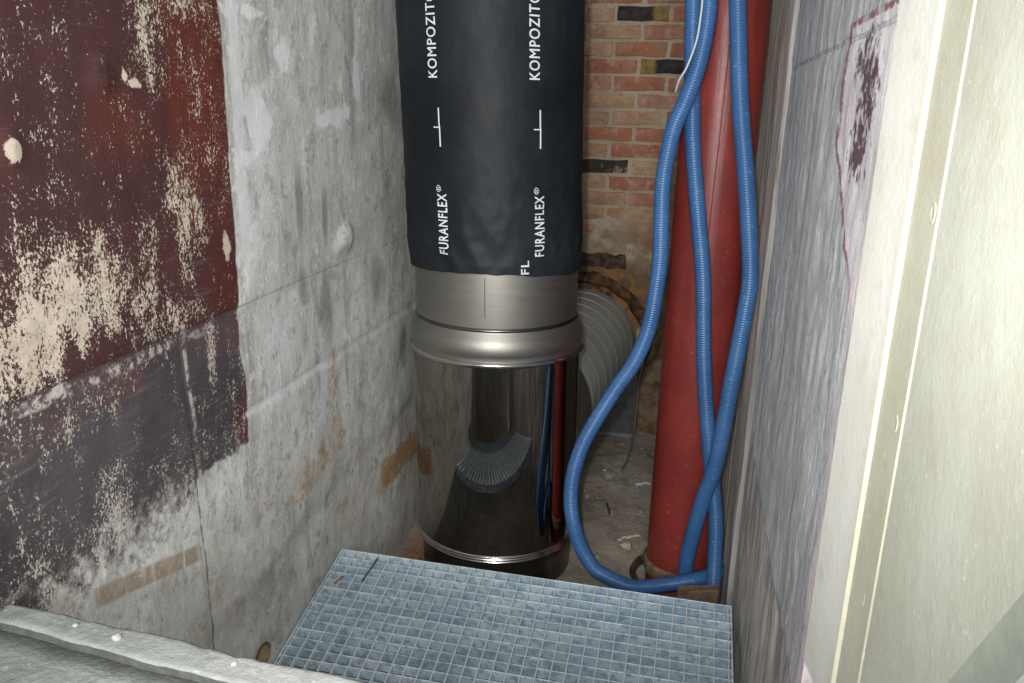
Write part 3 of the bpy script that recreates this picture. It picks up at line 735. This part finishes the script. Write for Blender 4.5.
def lettering(name, body, a0, z0, length, cap, zclip=None, label=None):
    cu = bpy.data.curves.new('t', 'FONT'); cu.body = body; cu.size = 1.0; cu.offset = .0 if body[0] == 'K' else (.004 if len(body) == 1 else .016); cu.space_character = 1.13; cu.resolution_u = 4
    ob = bpy.data.objects.new('t', cu); C.objects.link(ob); bpy.context.view_layer.update()
    me = bpy.data.meshes.new_from_object(ob.evaluated_get(bpy.context.evaluated_depsgraph_get()))
    bpy.data.objects.remove(ob); bpy.data.curves.remove(cu)
    bm = bmesh.new(); bm.from_mesh(me); bpy.data.meshes.remove(me)
    bmesh.ops.triangulate(bm, faces=bm.faces[:], ngon_method='EAR_CLIP')
    if body[0] == 'K':                     # heavier strokes: overlaid shifted copies of the glyph outlines
        src = bm.faces[:]
        for dx, dy in ((-.014, 0), (.014, 0), (0, .011), (0, -.011)):
            d = bmesh.ops.duplicate(bm, geom=src)
            bmesh.ops.translate(bm, vec=(dx, dy, 0), verts=[e for e in d['geom'] if isinstance(e, bmesh.types.BMVert)])
    bmesh.ops.subdivide_edges(bm, edges=bm.edges[:], cuts=1, use_grid_fill=True)
    bmesh.ops.triangulate(bm, faces=bm.faces[:])
    xs = [p.co.x for p in bm.verts]; ys = [p.co.y for p in bm.verts]; x0, x1, y1 = min(xs), max(xs), max(ys)
    for p in bm.verts:
        z = z0 + (p.co.x - x0) / (x1 - x0) * length
        s = (p.co.y / y1 - .5) * cap
        p.co = Vector((a0 - s / .258, z, 0))
    if zclip:
        kill = [fa for fa in bm.faces if any(p.co.y < zclip(p.co.x) for p in fa.verts)]
        bmesh.ops.delete(bm, geom=kill, context='FACES')
    for p in bm.verts: p.co = lin_p(p.co.x, p.co.y, .0022) - base_l
    bmesh.ops.recalc_face_normals(bm, faces=bm.faces)
    me = bpy.data.meshes.new(name); bm.to_mesh(me); bm.free()
    o = link(name, me, M['print'], sl)
    if label: o['label'] = label
    return o
R_ = math.radians
for (aF, aK, aM) in ((-18.7, -21.6, -18.2), (41.5, 38.8, 42.6)):
    lettering('lettering', 'FURANFLEX', R_(aF), -.381, .163, .0285)
    lettering('registered_mark', '®', R_(aF - 2), -.214, .018, .015)
    lettering('lettering', 'KOMPOZITOR', R_(aK), .076, .231, .0290)
    # bar mark with a tick
    for strip in ('bar', 'tick'):
        v = []; f = []
        if strip == 'bar': st_ = [(R_(aM - .45 - .25 * (t > .5)), R_(aM + .45 - .25 * (t > .5)), -.096 + .098 * t) for t in frange(0, 1, .1)]
        else: st_ = None
        if st_:
            for q0, q1, z in st_: v += [lin_p(q0, z, .0022) - base_l, lin_p(q1, z, .0022) - base_l]
            for i in range(len(st_) - 1): f.append((2 * i, 2 * i + 1, 2 * i + 3, 2 * i + 2))
        else:
            aa = frange(R_(aM - 4.4), R_(aM), R_(.7))
            for q in aa: v += [lin_p(q, -.0485, .0022) - base_l, lin_p(q, -.0455, .0022) - base_l]
            for i in range(len(aa) - 1): f.append((2 * i, 2 * i + 2, 2 * i + 3, 2 * i + 1))
        link('printed_' + strip, mesh('printed_' + strip, v, f), M['print'], sl)
lettering('lettering', 'FL', R_(31.5), -.428, .038, .0225, zclip=lambda a: hem(a) + .002)

# ------------------------------------------------------------------ spiral duct into the back wall
DR = .232
d0 = DC(2.602); base_d = Vector((d0.x, d0.y, -.985 - DR))
dt = empty('spiral_duct', base_d); tag(dt, 'grey spiral-wound metal duct running from the flue into the brick wall', 'duct')
P = [DC(y) for y in frange(2.602, 3.450, .02)]
me = tube('duct_wall', P, lambda i: DR, 96, cap=False); me.transform(Matrix.Translation(-base_d)); link('duct_wall', me, plain('grey_galvanised_duct', lin(160, 162, 156), .45, .0, .1, 9, .03), dt, True)
pitch = .105; v = []; f = []; n = 0; turns = 10; seg = 72
for i in range(int(turns * seg) + 1):
    a = 2 * math.pi * i / seg; y = 2.615 + pitch * i / seg
    if y > 3.44: break
    c0 = DC(y); rd = Vector((math.cos(a), 0, math.sin(a)))
    for (dy, h) in ((-.004, -.001), (-.002, .0025), (0, .003), (.002, .0025), (.004, -.001)):
        v.append(c0 + rd * (DR + h) + Vector((0, dy, 0)) - base_d)
    n += 1
for i in range(n - 1):
    for k in range(4): f.append((i * 5 + k, i * 5 + k + 1, (i + 1) * 5 + k + 1, (i + 1) * 5 + k))
link('spiral_seam', mesh('spiral_seam', v, f), plain('bright_galvanised', lin(188, 190, 188), .35, .6, .1), dt, True)
# yellow insulation strip beside the duct
me = box_mesh('insulation_strip', (-.188, YB - .12, -1.06), (-.166, YB - .075, -.90), .005, 2)
for p in me.vertices: p.co += Vector((.006 * noise.noise(p.co * 30), 0, .01 * noise.noise(p.co * 20)))
yo = link('insulation_strip', local(me, (-.177, YB - .1, -1.06)), plain('yellow_foam', lin(170, 156, 88), .9, 0, .25, 40, .3)); yo.location = (-.177, YB - .1, -1.06)
tag(yo, 'yellowish insulation strip wedged between the spiral duct and the wall', 'insulation')
# metal sheet leaning below the duct
ms = empty('metal_sheet', (-.35, YB - .06, H)); tag(ms, 'dark grey metal sheet standing below the spiral duct', 'sheet')
v = []; f = []; pxs = frange(-.66, -.172, .012); pc = DC(YB - .07)
for x in pxs:
    dx = abs(x - pc.x); zt = -1.12 if dx > DR + .012 else min(-1.12, pc.z - math.sqrt((DR + .012) ** 2 - dx * dx))
    for y, z in ((YB - .075, H + .004), (YB - .075, zt), (YB - .069, zt), (YB - .069, H + .004)): v.append((x, y, z))
for i in range(len(pxs) - 1):
    for k in range(4): f.append((i * 4 + k, i * 4 + (k + 1) % 4, (i + 1) * 4 + (k + 1) % 4, (i + 1) * 4 + k))
f += [(0, 3, 2, 1), tuple(len(v) - 4 + k for k in range(4))]
link('plate', local(mesh('plate', v, f), ms.location), galv, ms)
v = []; f = []
xs_ = frange(-.62, -.165, .012)
for x in xs_:
    j = .006 * noise.noise(Vector((x * 30, 0, 0))); v += [(x, YB - .076, H + .006), (x, YB - .078, H + .020 + j), (x, YB - .10 + j, H + .010 + j)]
for i in range(len(xs_) - 1):
    a = i * 3; f += [(a, a + 3, a + 4, a + 1), (a + 1, a + 4, a + 5, a + 2), (a + 2, a + 5, a + 3, a)]
link('foil_edge', local(mesh('foil_edge', v, f), ms.location), plain('bright_foil', lin(215, 220, 225), .3, .8, .2, 60, .4), ms)

# ------------------------------------------------------------------ red pipe
g = G('red_pipe_paint'); u, v_, z = g.xyz(); n1 = g.noise(5, 4, .6); n2 = g.noise(1.0, 5, .6, g.scaled(30, 30, 2.5)); n3 = g.noise(80, 4, .7)
rc = g.mix(g.ss(n1, .35, .65), lin(128, 46, 40), lin(112, 40, 36)); rc = g.mix(g.mul(g.ss(n2, .58, .72), .5), rc, lin(104, 26, 24))
rc = g.mix(g.mul(g.ss(n3, .63, .72), .5), rc, lin(190, 120, 110)); rc = g.mix(g.mul(g.ss(g.m('ADD', z, g.m('MULTIPLY', n1, .3)), .35, .0), g.ss(n3, .45, .62), .45), rc, lin(140, 96, 84))
M['red'] = g.out(rc, g.m('ADD', .34, g.m('MULTIPLY', n3, .2)), 0, g.bump(g.m('ADD', g.m('MULTIPLY', n2, .7), g.m('MULTIPLY', n1, .5)), .4, .006), .5)
rp = empty('red_pipe', (PX, PY, H)); tag(rp, 'thick red painted vertical pipe in front of the brick wall', 'pipe')
def rpart(name, prof, mat, n=72, jit=None):
    me = lathe(name, prof, lambda z: (PX, PY), n, jit); me.transform(Matrix.Translation(-rp.location)); return link(name, me, mat, rp, True)
def rj(a, z): return .0012 * noise.noise(Vector((math.sin(a) * 2, math.cos(a) * 2, z * 3)))
rpart('barrel', [(PR, z) for z in frange(H - .03, TOP, .06)], M['red'], 72, rj)
rpart('clamp_ring', [(.104, -1.362), (.110, -1.364), (.1125, -1.370), (.1125, -1.398), (.110, -1.404), (.104, -1.406)], M['rustm'])
rpart('clamp_bead', [(.1120, -1.362), (.1145, -1.365), (.1150, -1.369), (.1145, -1.373), (.1120, -1.376)], M['rustm'])
P = catmull([(PX + .006, PY - .1046, .30), (PX + .004, PY - .1052, .12), (PX + .0005, PY - .1053, -.1), (PX - .004, PY - .1052, -.30), (PX - .006, PY - .1048, -.44)], .02)
me = tube('paint_run', P, lambda i: .0016, 6); me.transform(Matrix.Translation(-rp.location)); link('paint_run', me, M['red'], rp, True)

# ------------------------------------------------------------------ blue corrugated hoses
g = G('blue_hose_plastic'); n1 = g.noise(6, 4, .6); n3 = g.noise(90, 3, .6)
hc = g.mix(g.ss(n1, .35, .65), lin(50, 92, 142), lin(62, 106, 156)); hc = g.mix(g.mul(g.ss(n3, .6, .72), .4), hc, lin(130, 160, 190))
M['hose'] = g.out(hc, .38, 0, None, .5)
def hose(pts, label, group):
    path = catmull(pts, .0022)
    prof = (.0222, .0215, .0188)
    base = Vector(pts[-1])
    me = tube('corrugated_hose', path, lambda i: prof[i % 3], 16); me.transform(Matrix.Translation(-base))
    o = link('corrugated_hose', me, M['hose'], None, True); o.location = base
    return tag(o, label, 'hose', group)
A = [(-.04, 2.14, 1.2), (-.020, 2.14, .75), (-.007, 2.14, .401), (.000, 2.14, .268), (-.001, 2.14, .203), (-.013, 2.142, .117), (-.035, 2.145, .038), (-.060, 2.150, -.031), (-.072, 2.150, -.101), (-.078, 2.150, -.193), (-.071, 2.150, -.359), (-.073, 2.150, -.430), (-.086, 2.150, -.560), (-.117, 2.150, -.661), (-.165, 2.150, -.749), (-.213, 2.140, -.841), (-.249, 2.130, -.922), (-.270, 2.120, -1.002), (-.275, 2.110, -1.082), (-.265, 2.100, -1.153), (-.244, 2.100, -1.223), (-.214, 2.100, -1.278), (-.177, 2.100, -1.316), (-.080, 2.110, -1.352), (.023, 2.120, -1.335), (.100, 2.150, -1.325), (.160, 2.20, -1.328), (.172, 2.24, -1.332)]
B = [(-.09, 2.19, 1.2), (-.065, 2.19, .75), (-.048, 2.190, .411), (-.038, 2.190, .275), (-.032, 2.190, .172), (-.021, 2.190, .044), (-.008, 2.190, -.088), (.021, 2.190, -.269), (.047, 2.190, -.430), (.073, 2.185, -.689), (.107, 2.180, -.916), (.142, 2.160, -1.113), (.151, 2.140, -1.244), (.153, 2.120, -1.331), (.156, 2.120, -1.424)]
Cc = [(.0, 2.12, 1.2), (.02, 2.12, .75), (.050, 2.120, .396), (.066, 2.120, .266), (.078, 2.120, .167), (.090, 2.110, .065), (.106, 2.100, -.038), (.122, 2.090, -.128), (.148, 2.080, -.294), (.160, 2.070, -.398), (.156, 2.070, -.493), (.142, 2.080, -.680), (.125, 2.100, -.913), (.097, 2.130, -1.072), (.076, 2.165, -1.241), (.073, 2.188, -1.33), (.073, 2.190, -1.424)]
hose(A, 'blue corrugated hose sagging into a wide loop beside the steel flue', 'blue corrugated hoses')
hose(B, 'blue corrugated hose hanging straight down the middle of the red pipe', 'blue corrugated hoses')
hose(Cc, 'blue corrugated hose nearest the right wall, crossing in front of another hose', 'blue corrugated hoses')
def wire(name, pts, r, mat, label, cat):
    path = catmull(pts, .012); base = Vector(pts[-1]); me = tube(name, path, lambda i: r, 8); me.transform(Matrix.Translation(-base))
    o = link(name, me, mat, None, True); o.location = base; return tag(o, label, cat)
wire('thin_cord', [(-.045, 2.11, 1.2), (-.03, 2.11, .7), (-.021, 2.11, .352), (-.016, 2.11, .265), (-.017, 2.11, .22), (-.022, 2.11, .17), (-.040, 2.114, .111), (-.056, 2.128, .082), (-.066, 2.165, .045)], .0028, plain('pale_grey_cord', lin(190, 192, 196), .6), 'thin pale cord hanging between the two blue hoses', 'cord')
wire('loose_cable', [(-.152, 3.45, -.95), (-.152, 3.43, -.98), (-.151, 3.41, -1.05), (-.164, 3.385, -1.153), (-.163, 3.36, -1.24), (-.167, 3.30, -1.345), (-.172, 3.17, -1.40), (-.192, 3.04, -1.421)], .0042, plain('grey_cable_sheath', lin(92, 88, 84), .7), 'thin grey cable hanging from the duct opening to the floor', 'cable')
# brown board end standing behind the grating
me = box_mesh('board_offcut', (.052, 2.052, H - .002), (.166, 2.088, -1.288), .003)
for p in me.vertices:
    if p.co.z > -1.35: p.co.z += (p.co.x - .166) * .22 + .004 * noise.noise(p.co * 40)
bo = link('board_offcut', local(me, (.11, 2.07, H)), plain('brown_weathered_wood', lin(128, 104, 84), .9, 0, 0, 24, .4, .3, lin(92, 74, 60))); bo.location = (.11, 2.07, H)
tag(bo, 'short brown board end standing below the hoses behind the grating', 'board')

# ------------------------------------------------------------------ steel grating, propped at a slope
g = G('galvanised_grating'); oi = g.N.new('ShaderNodeObjectInfo')
cb = g.N.new('ShaderNodeCombineXYZ'); g.put(cb.inputs[0], g.m('MULTIPLY', oi.outputs['Random'], 19.0)); g.put(cb.inputs[1], g.m('MULTIPLY', oi.outputs['Random'], 7.0))
ad = g.N.new('ShaderNodeVectorMath'); ad.operation = 'ADD'; g.L.new(g.co, ad.inputs[0]); g.L.new(cb.outputs[0], ad.inputs[1])
n1 = g.noise(4.5, 4, .6, ad.outputs[0]); n2 = g.noise(48, 4, .7, ad.outputs[0])
gc = g.mix(g.ss(n1, .35, .65), lin(164, 188, 204), lin(210, 228, 238)); gc = g.mix(g.mul(g.ss(n2, .45, .62), .7), gc, lin(116, 140, 158))
gc = g.mix(g.mul(oi.outputs['Random'], .22), gc, lin(190, 208, 220))
M['grate'] = g.out(gc, .45, .1, None, .5)
M['rod'] = plain('galvanised_rod', lin(200, 206, 204), .45, .1, .1, 60)
GX0, GX1 = -.862, .180
GY0, GZ0 = 1.807, -1.172
sl_ = math.atan(.205); dv = Vector((0, -math.cos(sl_), -math.sin(sl_))); nv = Vector((0, -math.sin(sl_), math.cos(sl_)))
gt = empty('steel_grating', ((GX0 + GX1) / 2, GY0, GZ0)); gt.rotation_euler = (sl_, 0, 0)
tag(gt, 'galvanised steel floor grating propped at a slope between the walls', 'grating')
Lg = GX1 - GX0; PITCH = .0281; NB = 24; depth = PITCH * (NB - 1)
bar_me = box_mesh('bearing_bar', (-Lg / 2 + .004, -.0016, -.030), (Lg / 2 - .004, .0016, 0), .0006); bar_me.materials.append(M['grate'])
for i in range(NB):
    o = bpy.data.objects.new('bearing_bar', bar_me); C.objects.link(o); o.parent = gt; o.location = (0, -i * PITCH - .002, 0)
nc = 31; cp = (Lg - .02) / nc
rod = box_mesh('cross_rod', (-.0017, -depth - .002, -.0125), (.0017, -.001, .0008), .0006); rod.materials.append(M['rod'])
for i in range(nc + 1):
    o = bpy.data.objects.new('cross_rod', rod); C.objects.link(o); o.parent = gt; o.location = (-Lg / 2 + .01 + i * cp, 0, 0)
end = box_mesh('end_bar', (-.002, -depth - .004, -.030), (.002, 0, 0), .0006); end.materials.append(M['grate'])
for s in (-1, 1):
    o = bpy.data.objects.new('end_bar', end); C.objects.link(o); o.parent = gt; o.location = (s * (Lg / 2 - .002), 0, 0)
# bits stuck on the grating
stick_m = plain('dry_wood', lin(138, 112, 80), .9, 0, .3, 60)
def on_grate(x, d, up=.0): 
    return Vector((x, GY0, GZ0)) + dv * d + nv * up
def stick(name, a, b, r, mat, label, cat):
    a, b = Vector(a), Vector(b); mid = (a + b) / 2 + Vector((.0015, 0, .0008))
    P = catmull([a, mid, b], .008); me = tube(name, P, lambda i: r * (1 - .25 * (i % 3 == 0)), 6); me.transform(Matrix.Translation(-a)); o = link(name, me, mat); o.location = a
    return tag(o, label, cat)
stick('wood_splinter', on_grate(-.75, .02, .003), on_grate(-.76, .115, .003), .0032, plain('rusty_sliver', lin(92, 92, 90), .8, 0, .3, 50), 'long dark sliver lying across the far left bars of the grating', 'splinter')
stick('wood_splinter', on_grate(-.815, .10, .003), on_grate(-.83, .135, .003), .003, stick_m, 'short brown splinter near the left edge of the grating', 'splinter')

# ledger angles carrying the grating (fixed to both walls)
for s, x0, x1, nm in ((1, XL - .005, XL + .035, 'left'), (-1, XR - .03, XR + .012, 'right')):
    la = empty('wall_ledge', ((x0 + x1) / 2, GY0, GZ0 - .031)); la.rotation_euler = (sl_, 0, 0)
    tag(la, 'narrow plastered ledge carrying the grating on the %s wall' % nm, 'ledge')
    wx = (x1 - x0) / 2
    link('ledge_top', box_mesh('ledge_top', (-wx, -depth, -.005), (wx, -.46, 0), .001), M['wrf'] if s == -1 else M['wl'], la)
    xx = -wx if s == 1 else wx - .008
    link('ledge_face', box_mesh('ledge_face', (xx, -depth, -.035), (xx + .008, -.46, -.004), .001), M['wrf'] if s == -1 else M['wl'], la)

# ------------------------------------------------------------------ rubble on the floor
def chunk(r, seed, flat=.6):
    bm = bmesh.new(); bmesh.ops.create_icosphere(bm, subdivisions=2, radius=r)
    for p in bm.verts:
        p.co *= 1 + .45 * noise.noise(p.co * (1.4 / r) + Vector((seed * 3.7, 0, 0))); p.co.z *= flat
    zmin = min(p.co.z for p in bm.verts)
    for p in bm.verts: p.co.z -= zmin + .0006
    me = bpy.data.meshes.new('chunk'); bm.to_mesh(me); bm.free(); return me
rub = [plain('pale_rubble', lin(176, 164, 140), .95, 0, .25, 60, .5), plain('grey_rubble', lin(140, 134, 124), .95, 0, .25, 60, .5), plain('brick_rubble', lin(140, 96, 74), .95, 0, .25, 60, .5)]
def fz(x, y): return pf(x, y)[2]
for i, (x, y, r, m, lab) in enumerate(((-.12, 2.46, .022, 0, 'pale yellowish mortar lump on the floor left of the red pipe'), (-.235, 2.98, .026, 1, 'flat grey stone on the floor behind the hose loop'), (-.09, 2.72, .013, 1, 'small grey pebble on the floor beside the red pipe'), (-.21, 2.36, .014, 0, 'small pale crumb on the floor inside the hose loop'), (-.07, 3.25, .022, 2, 'reddish brick fragment at the foot of the back wall'), (-.30, 2.80, .016, 1, 'grey pebble on the floor beside the steel flue'), (-.79, 2.20, .018, 2, 'reddish crumb at the foot of the left wall'))):
    o = link('rubble_piece', chunk(r, i), rub[m], None, False); o.location = (x, y, fz(x, y)); o.rotation_euler = (0, 0, i * 1.3); tag(o, lab, 'rubble', 'rubble pieces on the floor')
foil = plain('bluish_foil', lin(150, 180, 190), .35, .5, .3, 60, .4); wfoil = plain('white_scrap', lin(206, 206, 202), .5, 0, .2, 60)
def scrap(x, y, L, wd, ang, mat, label, seed):
    v = []; f = []; n = 9
    for i in range(n):
        t = i / (n - 1) - .5; h = .004 + .006 * abs(noise.noise(Vector((t * 4, seed, 0)))); o_ = .012 * noise.noise(Vector((t * 3, seed, 5)))
        for s in (-1, 1):
            for hh in (0, .0012): v.append((t * L, o_ + s * wd * .5, h + hh + .002 * s))
    for i in range(n - 1):
        a = i * 4; f += [(a + 1, a + 3, a + 7, a + 5), (a, a + 4, a + 6, a + 2), (a, a + 1, a + 5, a + 4), (a + 2, a + 6, a + 7, a + 3)]
    f += [(0, 2, 3, 1), (n * 4 - 4, n * 4 - 3, n * 4 - 1, n * 4 - 2)]
    o = link('foil_scrap', mesh('foil_scrap', v, f), mat); o.location = (x, y, fz(x, y) - .003); o.rotation_euler = (0, 0, ang); return tag(o, label, 'scrap')
scrap(-.125, 2.90, .13, .012, .08, foil, 'bluish foil strip lying on the floor behind the hose loop', 1)
scrap(-.245, 3.03, .07, .010, -.9, wfoil, 'white curled scrap on the floor below the spiral duct', 2)
scrap(-.10, 2.97, .06, .009, .5, wfoil, 'white scrap on the floor close to the red pipe', 3)
scrap(-.12, 2.53, .09, .007, .7, plain('straw', lin(186, 174, 150), .8), 'pale straw-like sliver on the floor left of the red pipe', 5)
scrap(-.20, 2.60, .11, .005, 2.3, plain('lath', lin(150, 142, 128), .8), 'thin pale sliver on the floor in the hose loop', 7)
stick('dark_stick', (-.222, 2.75, H + .008), (-.20, 2.66, H + .008), .004, plain('dark_twig', lin(60, 52, 44), .9), 'dark twig on the floor right of the steel flue', 'twig')
# fine grit
v = []; f = []; rr = random.Random(11)
for i in range(2600):
    x = rr.uniform(XL + .02, XR - .02); y = rr.uniform(1.85, 3.42); s = .0016 + .0050 * rr.random() ** 3
    if math.hypot(x - fh[0], y - fh[1]) < .15 or math.hypot(x + .545, y - 2.31) < .26: continue
    z = fz(x, y); b0 = len(v); ph = rr.random() * 6.28
    for k in range(3):
        a = ph + k * 2.09; v.append((x + s * math.cos(a), y + s * math.sin(a), z - .001))
    v.append((x + s * .3 * math.cos(ph), y, z + s * rr.uniform(.5, 1.1)))
    f += [(b0, b0 + 1, b0 + 3), (b0 + 1, b0 + 2, b0 + 3), (b0 + 2, b0, b0 + 3)]
go = link('floor_grit', mesh('floor_grit', v, f), plain('grit', lin(170, 160, 144), .95, 0, 0, 14, 0, .2, lin(104, 94, 82)))
tag(go, 'fine plaster grit scattered over the shaft floor', 'grit', kind='stuff')
# crumbs on the sill lip
for i, (x, y, r, lab) in enumerate(((-.67, .742, .0055, 'white plaster crumb on the sill lip, largest of them'), (-.74, .752, .0035, 'tiny white crumb on the sill lip nearest the left wall'), (-.50, .735, .0035, 'tiny white crumb on the sill lip nearest the grating'))):
    o = link('plaster_crumb', chunk(r, 20 + i, .7), wfoil); o.location = (x, y, -.6605 + .003 * fbm(x * 9, y * 9, 1.0)); tag(o, lab, 'crumb', 'plaster crumbs on the sill')
